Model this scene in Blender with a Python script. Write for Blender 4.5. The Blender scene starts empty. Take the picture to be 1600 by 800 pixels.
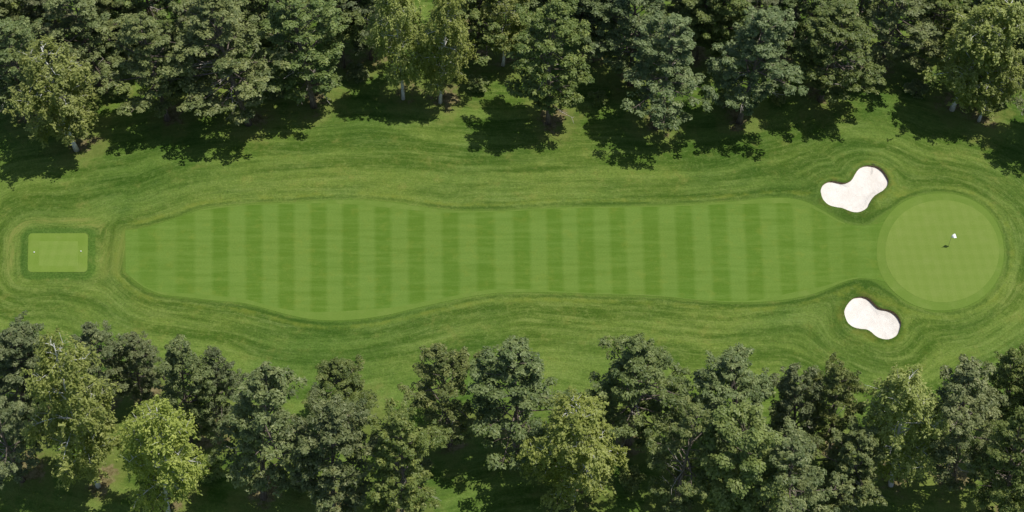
import bpy, math, random
import numpy as np
from mathutils import Vector, Matrix

# ------------------------------------------------------------------ camera, sky, sun, exposure
scene = bpy.context.scene
COL = scene.collection
TH = math.radians(40.0)            # camera tilt away from straight down
FPX = 2400.0                       # focal length for a 1600 px wide frame
DIST = 240.0                       # metres from the camera to the middle of the hole
HC = DIST * math.cos(TH)
CAM = np.array([0.0, -DIST * math.sin(TH), HC])
cam_data = bpy.data.cameras.new('camera')
cam_data.sensor_width = 36.0
cam_data.lens = 36.0 * FPX / 1600.0
cam_data.clip_start = 1.0
cam_data.clip_end = 12000.0
cam = bpy.data.objects.new('camera', cam_data)
COL.objects.link(cam)
cam.location = CAM
cam.rotation_euler = (TH, 0.0, 0.0)
scene.camera = cam

SUN_EL = math.radians(68.5)
SUN_AZ = math.atan2(1.0, 0.16)     # clockwise from +Y: the sun stands to the east, a little north
world = bpy.data.worlds.new('World')
scene.world = world
world.use_nodes = True
wn = world.node_tree
wn.nodes.clear()
sky = wn.nodes.new('ShaderNodeTexSky')
sky.sky_type = 'NISHITA'
sky.sun_disc = False
sky.sun_elevation = SUN_EL
sky.sun_rotation = SUN_AZ
bg = wn.nodes.new('ShaderNodeBackground')
bg.inputs['Strength'].default_value = 0.115
wo = wn.nodes.new('ShaderNodeOutputWorld')
wn.links.new(sky.outputs[0], bg.inputs[0])
wn.links.new(bg.outputs[0], wo.inputs[0])

sun_data = bpy.data.lights.new('sun', 'SUN')
sun_data.energy = 4.9
sun_data.angle = math.radians(0.5)
sun_data.color = (1.0, 0.955, 0.88)
sun = bpy.data.objects.new('sun', sun_data)
COL.objects.link(sun)
sd = Vector((math.sin(SUN_AZ) * math.cos(SUN_EL), math.cos(SUN_AZ) * math.cos(SUN_EL), math.sin(SUN_EL)))
sun.rotation_euler = sd.to_track_quat('Z', 'Y').to_euler()
sun.location = sd * 200

scene.view_settings.view_transform = 'Standard'
scene.view_settings.look = 'None'
scene.view_settings.gamma = 1.0
scene.view_settings.exposure = 0.0
scene.view_settings.use_curve_mapping = False
scene.render.engine = 'CYCLES'
scene.cycles.max_bounces = 6
scene.cycles.diffuse_bounces = 3
scene.cycles.transmission_bounces = 3
scene.cycles.transparent_max_bounces = 4

# ------------------------------------------------------------------ helpers
def ground_at(px, py):
    """Ground point(s) seen at photograph pixel(s) (1600 x 800)."""
    px = np.asarray(px, float); py = np.asarray(py, float)
    a = px - 800.0; b = 400.0 - py
    dx = a
    dy = FPX * math.sin(TH) + b * math.cos(TH)
    dz = -FPX * math.cos(TH) + b * math.sin(TH)
    t = -HC / dz
    return np.stack([dx * t, CAM[1] + dy * t], -1)

def pixel_of(p):
    d = np.asarray(p, float) - CAM
    z = d[1] * math.sin(TH) - d[2] * math.cos(TH)
    y = d[1] * math.cos(TH) + d[2] * math.sin(TH)
    return 800 + FPX * d[0] / z, 400 - FPX * y / z

def mesh_data(name, verts, faces, attrs=None, smooth=False):
    """faces: (n,3) or (n,4) int array, or a list of such arrays."""
    verts = np.asarray(verts, np.float32)
    if not isinstance(faces, list):
        faces = [faces]
    faces = [np.asarray(f, np.int32) for f in faces if len(f)]
    me = bpy.data.meshes.new(name)
    me.vertices.add(len(verts))
    me.vertices.foreach_set('co', verts.ravel())
    loops = np.concatenate([f.ravel() for f in faces])
    tot = np.concatenate([np.full(len(f), f.shape[1], np.int32) for f in faces])
    start = np.concatenate([[0], np.cumsum(tot)[:-1]]).astype(np.int32)
    me.loops.add(len(loops))
    me.loops.foreach_set('vertex_index', loops)
    me.polygons.add(len(tot))
    me.polygons.foreach_set('loop_start', start)
    me.polygons.foreach_set('loop_total', tot)
    me.polygons.foreach_set('use_smooth', np.full(len(tot), smooth))
    me.update(calc_edges=True)
    if attrs:
        for k, v in attrs.items():
            at = me.attributes.new(k, 'FLOAT', 'POINT')
            at.data.foreach_set('value', np.asarray(v, np.float32).ravel())
    return me

def link(name, data, mat=None, parent=None):
    o = bpy.data.objects.new(name, data)
    COL.objects.link(o)
    if mat is not None and data is not None and len(data.materials) == 0:
        data.materials.append(mat)
    if parent is not None:
        o.parent = parent
    return o

def tag(o, label=None, cat=None, group=None, kind=None):
    if label: o['label'] = label
    if cat: o['category'] = cat
    if group: o['group'] = group
    if kind: o['kind'] = kind
    return o

class Tubes:
    """Collects tapered tubes and lathes into one mesh."""
    def __init__(self):
        self.v = []; self.f = []; self.n = 0; self.tone = []
    def tube(self, pts, rad, ns=6, cap=True, tone=0.5):
        pts = np.asarray(pts, float); rad = np.asarray(rad, float)
        n = len(pts)
        tg = np.gradient(pts, axis=0)
        tg /= np.linalg.norm(tg, axis=1)[:, None] + 1e-9
        ref = np.array([0.0, 0.0, 1.0]) if abs(tg[0][2]) < 0.8 else np.array([1.0, 0.0, 0.0])
        u = np.cross(tg, ref); u /= np.linalg.norm(u, axis=1)[:, None] + 1e-9
        w = np.cross(tg, u)
        a = np.arange(ns) * 2 * math.pi / ns
        ring = u[:, None, :] * np.cos(a)[None, :, None] + w[:, None, :] * np.sin(a)[None, :, None]
        v = pts[:, None, :] + ring * rad[:, None, None]
        v = v.reshape(-1, 3)
        i = np.arange(n - 1)[:, None] * ns; j = np.arange(ns)[None, :]; j2 = (j + 1) % ns
        q = np.stack([i + j, i + j2, i + ns + j2, i + ns + j], -1).reshape(-1, 4) + self.n
        self.f.append(q)
        if cap:
            c0 = self.n + len(v)
            v = np.vstack([v, pts[0], pts[-1]])
            jj = np.arange(ns); jj2 = (jj + 1) % ns
            self.f.append(np.stack([self.n + jj2, self.n + jj, np.full(ns, c0)], -1))
            e = self.n + (n - 1) * ns
            self.f.append(np.stack([e + jj, e + jj2, np.full(ns, c0 + 1)], -1))
        self.v.append(v); self.n += len(v)
        self.tone.append(np.full(len(v), tone))
    def mesh(self, name, smooth=True):
        q = [f for f in self.f if f.shape[1] == 4]; t = [f for f in self.f if f.shape[1] == 3]
        fs = []
        if q: fs.append(np.vstack(q))
        if t: fs.append(np.vstack(t))
        return mesh_data(name, np.vstack(self.v), fs, {'tone': np.concatenate(self.tone)}, smooth)

# ------------------------------------------------------------------ materials
def lin(r, g, b):
    f = lambda c: (c / 255 / 12.92) if c / 255 <= 0.04045 else ((c / 255 + 0.055) / 1.055) ** 2.4
    return (f(r), f(g), f(b), 1.0)

class NT:
    def __init__(self, name):
        self.m = bpy.data.materials.new(name)
        self.m.use_nodes = True
        self.t = self.m.node_tree
        self.t.nodes.clear()
    def n(self, typ, **kw):
        nd = self.t.nodes.new(typ)
        for k, v in kw.items():
            setattr(nd, k, v)
        return nd
    def l(self, a, b): self.t.links.new(a, b)
    def set(self, sock, val):
        if isinstance(val, (int, float, tuple, list)): sock.default_value = val
        else: self.l(val, sock)
    def math(self, op, a, b=0.0, c=0.0, clamp=False):
        nd = self.n('ShaderNodeMath', operation=op, use_clamp=clamp)
        self.set(nd.inputs[0], a); self.set(nd.inputs[1], b); self.set(nd.inputs[2], c)
        return nd.outputs[0]
    def attr(self, name):
        return self.n('ShaderNodeAttribute', attribute_name=name).outputs['Fac']
    def pos(self):
        s = self.n('ShaderNodeSeparateXYZ')
        self.l(self.n('ShaderNodeNewGeometry').outputs['Position'], s.inputs[0])
        return s.outputs
    def vec(self, x, y, z):
        nd = self.n('ShaderNodeCombineXYZ')
        self.set(nd.inputs[0], x); self.set(nd.inputs[1], y); self.set(nd.inputs[2], z)
        return nd.outputs[0]
    def noise(self, vec, scale=1.0, detail=2.0, rough=0.5, dist=0.0):
        nd = self.n('ShaderNodeTexNoise')
        if vec is not None: self.l(vec, nd.inputs['Vector'])
        nd.inputs['Scale'].default_value = scale; nd.inputs['Detail'].default_value = detail
        nd.inputs['Roughness'].default_value = rough; nd.inputs['Distortion'].default_value = dist
        return nd.outputs[0]
    def ramp(self, v, a, b, lo=0.0, hi=1.0, smooth=True):
        nd = self.n('ShaderNodeMapRange', interpolation_type='SMOOTHSTEP' if smooth else 'LINEAR')
        self.set(nd.inputs[0], v)
        nd.inputs[1].default_value = a; nd.inputs[2].default_value = b
        nd.inputs[3].default_value = lo; nd.inputs[4].default_value = hi
        return nd.outputs[0]
    def mix(self, f, a, b, blend='MIX'):
        nd = self.n('ShaderNodeMix', data_type='RGBA', blend_type=blend)
        self.set(nd.inputs[0], f); self.set(nd.inputs[6], a); self.set(nd.inputs[7], b)
        return nd.outputs[2]
    def bump(self, h, strength=0.5, dist=0.1):
        nd = self.n('ShaderNodeBump')
        nd.inputs['Strength'].default_value = strength; nd.inputs['Distance'].default_value = dist
        self.l(h, nd.inputs['Height'])
        return nd.outputs[0]
    def done(self, color, rough=0.9, normal=None, spec=0.15, trans=0.0, trans_col=None):
        p = self.n('ShaderNodeBsdfPrincipled')
        self.set(p.inputs['Base Color'], color); self.set(p.inputs['Roughness'], rough)
        p.inputs['Specular IOR Level'].default_value = spec
        if normal is not None: self.l(normal, p.inputs['Normal'])
        o = self.n('ShaderNodeOutputMaterial')
        if trans > 0:
            t = self.n('ShaderNodeBsdfTranslucent')
            self.set(t.inputs[0], trans_col if trans_col is not None else color)
            mx = self.n('ShaderNodeMixShader'); mx.inputs[0].default_value = trans
            self.l(p.outputs[0], mx.inputs[1]); self.l(t.outputs[0], mx.inputs[2])
            self.l(mx.outputs[0], o.inputs[0])
        else:
            self.l(p.outputs[0], o.inputs[0])
        return self.m

G = 0.49   # photographed colour -> base colour of the lit grass
def gc(r, g, b, k=G):
    c = lin(r, g, b)
    return (c[0] * k, c[1] * k, c[2] * k, 1.0)

def mat_rough():
    m = NT('rough_grass')
    x, y, z = m.pos()
    d = m.attr('flow')
    wob = m.math('MULTIPLY_ADD', m.noise(m.vec(x, y, 0.0), 0.035, 2, 0.5), 5.0, d)
    w2 = m.math('MULTIPLY_ADD', m.noise(m.vec(x, y, 8.0), 0.25, 3, 0.6), 0.7, wob)
    s1 = m.noise(m.vec(m.math('MULTIPLY', wob, 0.34), m.math('MULTIPLY', x, 0.030), m.math('MULTIPLY', y, 0.030)), 1.0, 4, 0.65)
    s2 = m.noise(m.vec(m.math('MULTIPLY', w2, 1.35), m.math('MULTIPLY', x, 0.10), m.math('MULTIPLY', y, 0.10)), 1.0, 5, 0.72)
    brk = m.ramp(m.noise(m.vec(x, y, 4.5), 0.11, 4, 0.65), 0.36, 0.62, 0.25, 1.0)
    s3 = m.noise(m.vec(m.math('MULTIPLY', w2, 5.0), m.math('MULTIPLY', x, 0.9), m.math('MULTIPLY', y, 0.9)), 1.0, 4, 0.65, 1.2)
    blot = m.noise(m.vec(x, y, 3.0), 0.045, 4, 0.6)
    mid = m.noise(m.vec(x, y, 7.0), 0.35, 5, 0.7)
    mott = m.noise(m.vec(x, y, 2.0), 1.3, 4, 0.7, 0.5)
    grain = m.noise(m.vec(x, y, 5.0), 3.4, 3, 0.75)
    c = m.mix(m.ramp(s1, 0.38, 0.62), gc(80, 112, 38), gc(122, 148, 68))
    c = m.mix(m.math('MULTIPLY', m.math('MULTIPLY', m.ramp(s2, 0.44, 0.68), 0.62), brk), c, gc(146, 166, 92))
    c = m.mix(m.math('MULTIPLY', m.math('MULTIPLY', m.ramp(s2, 0.50, 0.30), 0.50), brk), c, gc(80, 108, 40))
    c = m.mix(m.math('MULTIPLY', m.ramp(mid, 0.50, 0.75), 0.45), c, gc(148, 156, 78))
    c = m.mix(m.math('MULTIPLY', m.ramp(mid, 0.46, 0.26), 0.38), c, gc(80, 114, 50))
    c = m.mix(m.math('MULTIPLY', m.ramp(mott, 0.48, 0.74), 0.42), c, gc(150, 168, 94))
    c = m.mix(m.math('MULTIPLY', m.ramp(mott, 0.50, 0.28), 0.42), c, gc(80, 108, 44))
    c = m.mix(m.math('MULTIPLY', m.ramp(s3, 0.56, 0.74), 0.45), c, gc(172, 184, 116))
    c = m.mix(m.math('MULTIPLY', m.ramp(s3, 0.44, 0.28), 0.38), c, gc(76, 102, 40))
    c = m.mix(m.ramp(blot, 0.44, 0.66, 0.0, 0.6), c, m.mix(1.0, c, (1.22, 1.10, 1.02, 1), 'MULTIPLY'))
    c = m.mix(m.ramp(blot, 0.52, 0.32, 0.0, 0.9), c, m.mix(1.0, c, (0.68, 0.80, 0.70, 1), 'MULTIPLY'))
    c = m.mix(1.0, c, (1.03, 1.06, 0.94, 1), 'MULTIPLY')
    g = m.ramp(grain, 0.25, 0.75, 0.70, 1.30, False)
    c = m.mix(1.0, c, m.vec(g, g, g), 'MULTIPLY')
    # first cut beside the fairway and green: a dark line painting in the long blades' shadow, then a yellowish pass
    dj = m.math('MULTIPLY_ADD', m.math('SUBTRACT', mott, 0.5), 1.3, d)
    soft = m.math('MULTIPLY', m.ramp(dj, 0.55, 0.0), m.ramp(d, 1.2, 0.4))
    c = m.mix(m.math('MULTIPLY', soft, 0.75), c, gc(116, 150, 58))
    e1 = m.math('MULTIPLY', m.ramp(dj, 0.25, 0.6), m.ramp(dj, 1.3, 0.7))
    c = m.mix(m.math('MULTIPLY', m.math('MULTIPLY', e1, m.math('SUBTRACT', 1.0, m.attr('worn'))), m.ramp(mid, 0.35, 0.6, 0.1, 0.65)), c, gc(72, 108, 34))
    e2 = m.math('MULTIPLY', m.ramp(d, 0.8, 1.2), m.ramp(d, 2.1, 1.4))
    c = m.mix(m.math('MULTIPLY', e2, m.ramp(mid, 0.40, 0.62, 0.0, 0.5)), c, gc(140, 158, 60))
    # longer grass and dry passes round the tee
    te = m.attr('tee')
    ten = m.math('MULTIPLY_ADD', m.math('SUBTRACT', mid, 0.5), 1.2, te)
    t1 = m.math('MULTIPLY', m.ramp(ten, 0.0, 0.15), m.ramp(ten, 1.45, 0.95))
    c = m.mix(m.math('MULTIPLY', t1, 0.65), c, m.mix(m.ramp(grain, 0.35, 0.65), gc(68, 112, 36), gc(98, 138, 54)))
    t2 = m.math('MULTIPLY', m.math('MULTIPLY', m.ramp(ten, 1.6, 2.1), m.ramp(ten, 4.0, 2.6)), m.ramp(y, -6.0, -1.0))
    c = m.mix(m.math('MULTIPLY', t2, m.ramp(s2, 0.40, 0.62, 0.0, 0.7)), c, gc(158, 164, 84))
    # worn vertical passes between tee and fairway
    wp = m.attr('worn')
    wv = m.noise(m.vec(m.math('MULTIPLY', x, 1.0), m.math('MULTIPLY', y, 0.05), 0.0), 1.0, 3, 0.6)
    c = m.mix(m.math('MULTIPLY', wp, m.ramp(wv, 0.40, 0.62, 0.15, 0.8)), c, gc(140, 156, 72))
    # worn dry edges of bunkers
    be = m.attr('bunker')
    b1 = m.math('MULTIPLY', m.ramp(be, -0.2, 0.1), m.ramp(be, 1.5, 0.2))
    c = m.mix(m.math('MULTIPLY', b1, m.ramp(mid, 0.44, 0.66, 0.0, 0.5)), c, gc(124, 122, 60))
    # needle litter and bare soil at the feet of the trees
    lt = m.attr('litter')
    li = m.ramp(m.math('ADD', lt, m.math('MULTIPLY', m.math('SUBTRACT', mid, 0.5), 1.7)), 0.72, 0.98)
    dry = m.ramp(m.math('ADD', lt, m.math('MULTIPLY', m.math('SUBTRACT', mid, 0.5), 2.0)), 0.15, 0.65)
    c = m.mix(m.math('MULTIPLY', dry, 0.45), c, gc(150, 156, 84))
    soil = m.mix(m.ramp(m.noise(m.vec(x, y, 9.0), 1.5, 4, 0.7), 0.35, 0.65), gc(112, 96, 64), gc(176, 158, 120))
    c = m.mix(m.math('MULTIPLY', li, 0.8), c, soil)
    hgt = m.math('ADD', m.math('MULTIPLY', s2, 0.4), m.math('ADD', m.math('MULTIPLY', grain, 0.55), m.math('MULTIPLY', mott, 0.55)))
    return m.done(c, 0.95, m.bump(hgt, 0.75, 0.28), 0.08)

def mat_fairway():
    m = NT('fairway_grass')
    x, y, z = m.pos()
    tone = m.attr('tone')
    tn = m.math('MULTIPLY_ADD', m.math('SUBTRACT', m.noise(m.vec(x, m.math('MULTIPLY', y, 0.5), 0.0), 1.3, 3, 0.6), 0.5), 0.75, tone, True)
    st = m.noise(m.vec(m.math('MULTIPLY', x, 0.10), m.math('MULTIPLY', y, 0.9), 2.0), 1.0, 4, 0.65)
    st2 = m.noise(m.vec(m.math('MULTIPLY', x, 0.5), m.math('MULTIPLY', y, 4.5), 2.0), 1.0, 3, 0.6)
    blot = m.noise(m.vec(x, y, 1.0), 0.07, 3, 0.6)
    mot = m.noise(m.vec(x, y, 4.0), 0.6, 4, 0.6)
    grain = m.noise(m.vec(x, y, 6.0), 4.0, 3, 0.7)
    c = m.mix(tn, gc(104, 142, 46), gc(124, 158, 66))
    c = m.mix(m.math('MULTIPLY', m.ramp(st, 0.42, 0.70), 0.40), c, gc(136, 168, 74))
    c = m.mix(m.math('MULTIPLY', m.ramp(st, 0.52, 0.28), 0.40), c, gc(100, 136, 40))
    c = m.mix(m.math('MULTIPLY', m.ramp(st2, 0.55, 0.75), 0.30), c, gc(146, 172, 84))
    c = m.mix(m.math('MULTIPLY', m.ramp(mot, 0.50, 0.75), 0.30), c, gc(146, 164, 66))
    c = m.mix(m.ramp(blot, 0.35, 0.65, 0.0, 0.30), c, m.mix(1.0, c, (1.12, 1.0, 0.95, 1), 'MULTIPLY'))
    g = m.ramp(grain, 0.25, 0.75, 0.88, 1.12, False)
    c = m.mix(1.0, c, m.vec(g, g, g), 'MULTIPLY')
    return m.done(c, 0.92, m.bump(m.math('ADD', grain, st2), 0.3, 0.06), 0.12)

def mat_green(name, a, b, per, amt):
    m = NT(name)
    x, y, z = m.pos()
    sx = m.ramp(m.math('SINE', m.math('MULTIPLY_ADD', m.noise(m.vec(x, y, 0.0), 1.2, 2), 0.5, m.math('MULTIPLY', x, math.pi / per))), -0.45, 0.45)
    sy = m.ramp(m.math('SINE', m.math('MULTIPLY_ADD', m.noise(m.vec(y, x, 0.0), 1.2, 2), 0.5, m.math('MULTIPLY', y, math.pi / (per * 1.3)))), -0.45, 0.45)
    t = m.math('MULTIPLY_ADD', sx, 0.5, m.math('MULTIPLY', sy, 0.5))
    c = m.mix(m.math('MULTIPLY', t, amt), a, b)
    mot = m.noise(m.vec(x, y, 4.0), 0.45, 4, 0.6)
    grain = m.noise(m.vec(x, y, 6.0), 4.5, 2, 0.6)
    c = m.mix(m.math('MULTIPLY', m.ramp(mot, 0.45, 0.75), 0.30), c, gc(158, 176, 92))
    g = m.ramp(grain, 0.25, 0.75, 0.93, 1.07, False)
    c = m.mix(1.0, c, m.vec(g, g, g), 'MULTIPLY')
    return m.done(c, 0.88, m.bump(grain, 0.15, 0.04), 0.15)

def mat_sand():
    m = NT('bunker_sand')
    x, y, z = m.pos()
    a = m.noise(m.vec(x, y, 0.0), 0.5, 4, 0.6)
    r = m.noise(m.vec(m.math('MULTIPLY', x, 1.0), m.math('MULTIPLY', y, 5.0), 0.0), 1.6, 3, 0.6, 0.8)
    gr = m.noise(m.vec(x, y, 2.0), 5.0, 4, 0.7)
    c = m.mix(m.ramp(a, 0.35, 0.65), (0.61, 0.57, 0.515, 1), (0.66, 0.63, 0.58, 1))
    c = m.mix(m.math('MULTIPLY', m.ramp(gr, 0.62, 0.82), 0.18), c, (0.46, 0.42, 0.36, 1))
    dents = m.noise(m.vec(x, y, 5.0), 1.1, 3, 0.6)
    return m.done(c, 0.95, m.bump(m.math('ADD', m.math('ADD', r, gr), m.math('MULTIPLY', dents, 2.5)), 0.7, 0.10), 0.1)

def mat_plain(name, col, rough=0.6, var=0.25, scale=3.0, spec=0.3):
    m = NT(name)
    x, y, z = m.pos()
    n = m.noise(m.vec(x, y, z), scale, 4, 0.6)
    v = m.ramp(n, 0.3, 0.7, 1 - var, 1 + var, False)
    return m.done(m.mix(1.0, col, m.vec(v, v, v), 'MULTIPLY'), rough, m.bump(n, 0.2, 0.02), spec)

def mat_bark(name, a, b, marks=None):
    m = NT(name)
    tc = m.n('ShaderNodeTexCoord').outputs['Object']
    s = m.n('ShaderNodeSeparateXYZ'); m.l(tc, s.inputs[0])
    x, y, z = s.outputs
    n = m.noise(m.vec(m.math('MULTIPLY', x, 6.0), m.math('MULTIPLY', y, 6.0), m.math('MULTIPLY', z, 1.2)), 1.0, 4, 0.7)
    c = m.mix(m.ramp(n, 0.35, 0.65), a, b)
    if marks:
        k = m.noise(m.vec(m.math('MULTIPLY', x, 1.5), m.math('MULTIPLY', y, 1.5), m.math('MULTIPLY', z, 4.0)), 1.0, 3, 0.7)
        c = m.mix(m.ramp(k, 0.60, 0.66), c, marks)
    return m.done(c, 0.85, m.bump(n, 0.6, 0.05), 0.15)

def mat_leaf(name, dark, light, warm, trans=0.22, hue=(0.478, 0.512), sat=(0.78, 1.2), rough=0.5, spec=0.35):
    m = NT(name)
    t = m.attr('tone'); v = m.attr('shade')
    rnd = m.n('ShaderNodeObjectInfo').outputs['Random']
    c = m.mix(t, dark, light)
    c = m.mix(m.math('MULTIPLY', m.ramp(v, 0.62, 1.0), 0.55), c, warm)
    h = m.n('ShaderNodeHueSaturation')
    m.l(m.ramp(rnd, 0, 1, hue[0], hue[1], False), h.inputs['Hue'])
    m.l(m.ramp(m.math('FRACT', m.math('MULTIPLY', rnd, 7.31)), 0, 1, sat[0], sat[1], False), h.inputs['Saturation'])
    m.l(m.ramp(m.math('FRACT', m.math('MULTIPLY', rnd, 3.77)), 0, 1, 0.84, 1.16, False), h.inputs['Value'])
    m.l(c, h.inputs['Color'])
    tc = m.mix(1.0, h.outputs[0], (1.25, 1.35, 0.6, 1), 'MULTIPLY')
    return m.done(h.outputs[0], rough, None, spec, trans, tc)

M = {
    'rough': mat_rough(), 'fairway': mat_fairway(),
    'green': mat_green('putting_green_grass', gc(138, 165, 70), gc(144, 169, 76), 0.80, 1.0),
    'collar': mat_green('collar_grass', gc(124, 155, 60), gc(131, 160, 65), 3.1, 0.6),
    'perimeter': mat_green('perimeter_grass', gc(122, 154, 60), gc(130, 160, 66), 2.3, 0.6),
    'tee': mat_green('tee_grass', gc(132, 163, 62), gc(140, 169, 70), 1.4, 0.8),
    'tee_in': mat_green('tee_inner_grass', gc(138, 168, 70), gc(147, 174, 78), 0.8, 0.8),
    'sand': mat_sand(),
    'soil': mat_plain('lip_soil', (0.16, 0.12, 0.075, 1), 0.95, 0.4, 4.0, 0.1),
    'white': mat_plain('white_paint', (0.80, 0.80, 0.78, 1), 0.4, 0.04),
    'cloth': mat_plain('white_cloth', (0.82, 0.83, 0.85, 1), 0.8, 0.05),
    'grey': mat_plain('grey_fibreglass', (0.20, 0.21, 0.18, 1), 0.45, 0.1),
    'cup': mat_plain('cup_dark', (0.03, 0.03, 0.03, 1), 0.8, 0.1),
    'wood': mat_plain('rake_handle_wood', (0.075, 0.06, 0.045, 1), 0.6, 0.3),
    'pine_bark': mat_bark('pine_bark', (0.085, 0.070, 0.056, 1), (0.20, 0.165, 0.135, 1)),
    'dead_wood': mat_bark('dead_wood', (0.30, 0.27, 0.23, 1), (0.50, 0.46, 0.40, 1)),
    'birch_bark': mat_bark('birch_bark', (0.52, 0.51, 0.48, 1), (0.72, 0.71, 0.68, 1), (0.06, 0.055, 0.05, 1)),
    'brown_bark': mat_bark('brown_bark', (0.07, 0.058, 0.045, 1), (0.16, 0.135, 0.105, 1)),
    'pine_leaf': mat_leaf('pine_needles', (0.078, 0.114, 0.038, 1), (0.205, 0.244, 0.092, 1), (0.330, 0.348, 0.140, 1), 0.28, (0.478, 0.512), (0.85, 1.22)),
    'birch_leaf': mat_leaf('birch_leaves', (0.165, 0.210, 0.045, 1), (0.350, 0.400, 0.108, 1), (0.470, 0.495, 0.165, 1), 0.40, (0.489, 0.501), (0.95, 1.08)),
    'broad_leaf': mat_leaf('broad_leaves', (0.092, 0.140, 0.030, 1), (0.205, 0.255, 0.066, 1), (0.285, 0.315, 0.095, 1), 0.32, (0.482, 0.506), (0.85, 1.05)),
}

# ------------------------------------------------------------------ outlines of the hole (photograph pixels -> ground)
def smooth_closed(p, k=8):
    p = np.asarray(p, float); n = len(p); out = []
    for i in range(n):
        p0, p1, p2, p3 = p[i - 1], p[i], p[(i + 1) % n], p[(i + 2) % n]
        for t in np.arange(k) / k:
            out.append(0.5 * ((2 * p1) + (-p0 + p2) * t + (2 * p0 - 5 * p1 + 4 * p2 - p3) * t * t + (-p0 + 3 * p1 - 3 * p2 + p3) * t ** 3))
    return np.array(out)

def hermite(xs, ys, x):
    """Smooth monotone-in-x curve through the points."""
    xs = np.asarray(xs, float); ys = np.asarray(ys, float); x = np.asarray(x, float)
    m = np.gradient(ys, xs)
    i = np.clip(np.searchsorted(xs, x) - 1, 0, len(xs) - 2)
    h = xs[i + 1] - xs[i]; t = np.clip((x - xs[i]) / h, 0, 1)
    return (2*t**3-3*t**2+1)*ys[i] + (t**3-2*t**2+t)*h*m[i] + (-2*t**3+3*t**2)*ys[i+1] + (t**3-t**2)*h*m[i+1]

FT = np.array([(195,361),(225,357),(257,348),(290,337),(313,329),(342,325),(387,321),(452,318),(517,314),(560,313),(609,316),(657,323),(700,329),(745,331),(804,330.5),(869,327),(960,324.5),(1057,321),(1106,318),(1155,314),(1204,309),(1236,309.5),(1262,317),(1285,330),(1311,346),(1334,354),(1360,354),(1388,346)])
FB = np.array([(195,424),(209,437),(225,449),(248,459),(290,465),(339,470),(387,474),(420,482),(452,490),(485,496),(517,498),(560,496),(609,489),(657,478),(706,468),(755,460),(794,457),(852,457),(901,459),(960,461.5),(1025,465),(1090,472),(1139,475),(1187,474),(1236,468),(1269,461),(1295,452),(1317,443),(1340,438),(1360,439),(1388,446)])
f_top = lambda x: hermite(FT[:, 0], FT[:, 1], x)
f_bot = lambda x: hermite(FB[:, 0], FB[:, 1], x)
xs_ = np.linspace(195, 1388, 180)
FAIR = np.vstack([ground_at(xs_, f_top(xs_)), ground_at(xs_[::-1], f_bot(xs_[::-1]))])

ang = np.arange(128) * 2 * math.pi / 128
def ellipse(cx, cy, rx, ry, p=2.0):
    c, s = np.cos(ang), np.sin(ang)
    k = (np.abs(c) ** p + np.abs(s) ** p) ** (-1 / p)
    return np.stack([cx + rx * c * k, cy + ry * s * k], -1)
COLLAR_PX = ellipse(1468.5, 395.5, 99, 93.5, 2.12)
GREEN_PX = ellipse(1471.5, 394.5, 88.5, 81.5, 2.05)
COLLAR = ground_at(COLLAR_PX[:, 0], COLLAR_PX[:, 1])
GREEN = ground_at(GREEN_PX[:, 0], GREEN_PX[:, 1])
B1_PX = np.array([(145,385),(165,340),(215,305),(270,298),(330,308),(390,316),(440,300),(475,270),(505,215),(545,165),(600,138),(670,131),(740,145),(795,185),(835,240),(855,295),(840,350),(805,395),(750,430),(695,470),(665,515),(635,575),(590,612),(535,630),(470,625),(415,605),(360,583),(290,572),(225,545),(175,495),(150,440)]) / 6.669 + np.array([1260, 240])
B2_PX = np.array([(203,375),(215,320),(250,260),(300,220),(350,203),(410,202),(470,220),(530,265),(580,320),(630,345),(700,358),(760,385),(810,430),(845,490),(845,550),(820,615),(775,660),(720,682),(665,685),(600,668),(545,635),(500,598),(450,573),(380,568),(310,545),(255,505),(220,450)]) / 7.273 + np.array([1290, 440])
B1_PX = smooth_closed(B1_PX, 5); B2_PX = smooth_closed(B2_PX, 5)
B1 = ground_at(B1_PX[:, 0], B1_PX[:, 1]); B2 = ground_at(B2_PX[:, 0], B2_PX[:, 1])
def rounded(x0, x1, y0, y1, r, k=8):
    out = []
    for cx, cy, a0 in ((x1 - r, y0 + r, -90), (x1 - r, y1 - r, 0), (x0 + r, y1 - r, 90), (x0 + r, y0 + r, 180)):
        for i in range(k + 1):
            a = math.radians(a0 + 90 * i / k)
            out.append((cx + r * math.cos(a), cy + r * math.sin(a)))
    return np.array(out)
TEE_PX = rounded(44, 137, 366.5, 427, 6)
TEE_PX[:, 0] += (427 - TEE_PX[:, 1]) * 0.02
TEE = ground_at(TEE_PX[:, 0], TEE_PX[:, 1])

def sdf(P, poly):
    """Signed distance (negative inside) of points P (n,2) to a closed polygon."""
    d2 = np.full(len(P), 1e18); ins = np.zeros(len(P), bool)
    n = len(poly)
    px, py = P[:, 0], P[:, 1]
    for i in range(n):
        a = poly[i]; b = poly[(i + 1) % n]
        ex, ey = b - a
        wx = px - a[0]; wy = py - a[1]
        t = np.clip((wx * ex + wy * ey) / (ex * ex + ey * ey + 1e-12), 0, 1)
        d2 = np.minimum(d2, (wx - ex * t) ** 2 + (wy - ey * t) ** 2)
        c = ((a[1] > py) != (b[1] > py))
        with np.errstate(divide='ignore', invalid='ignore'):
            xi = ex * (py - a[1]) / (ey if abs(ey) > 1e-12 else 1e-12) + a[0]
        ins ^= c & (px < xi)
    d = np.sqrt(d2)
    return np.where(ins, -d, d)

def smin(a, b, k):
    h = np.clip(0.5 + 0.5 * (b - a) / k, 0, 1)
    return b * (1 - h) + a * h - k * h * (1 - h)

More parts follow.
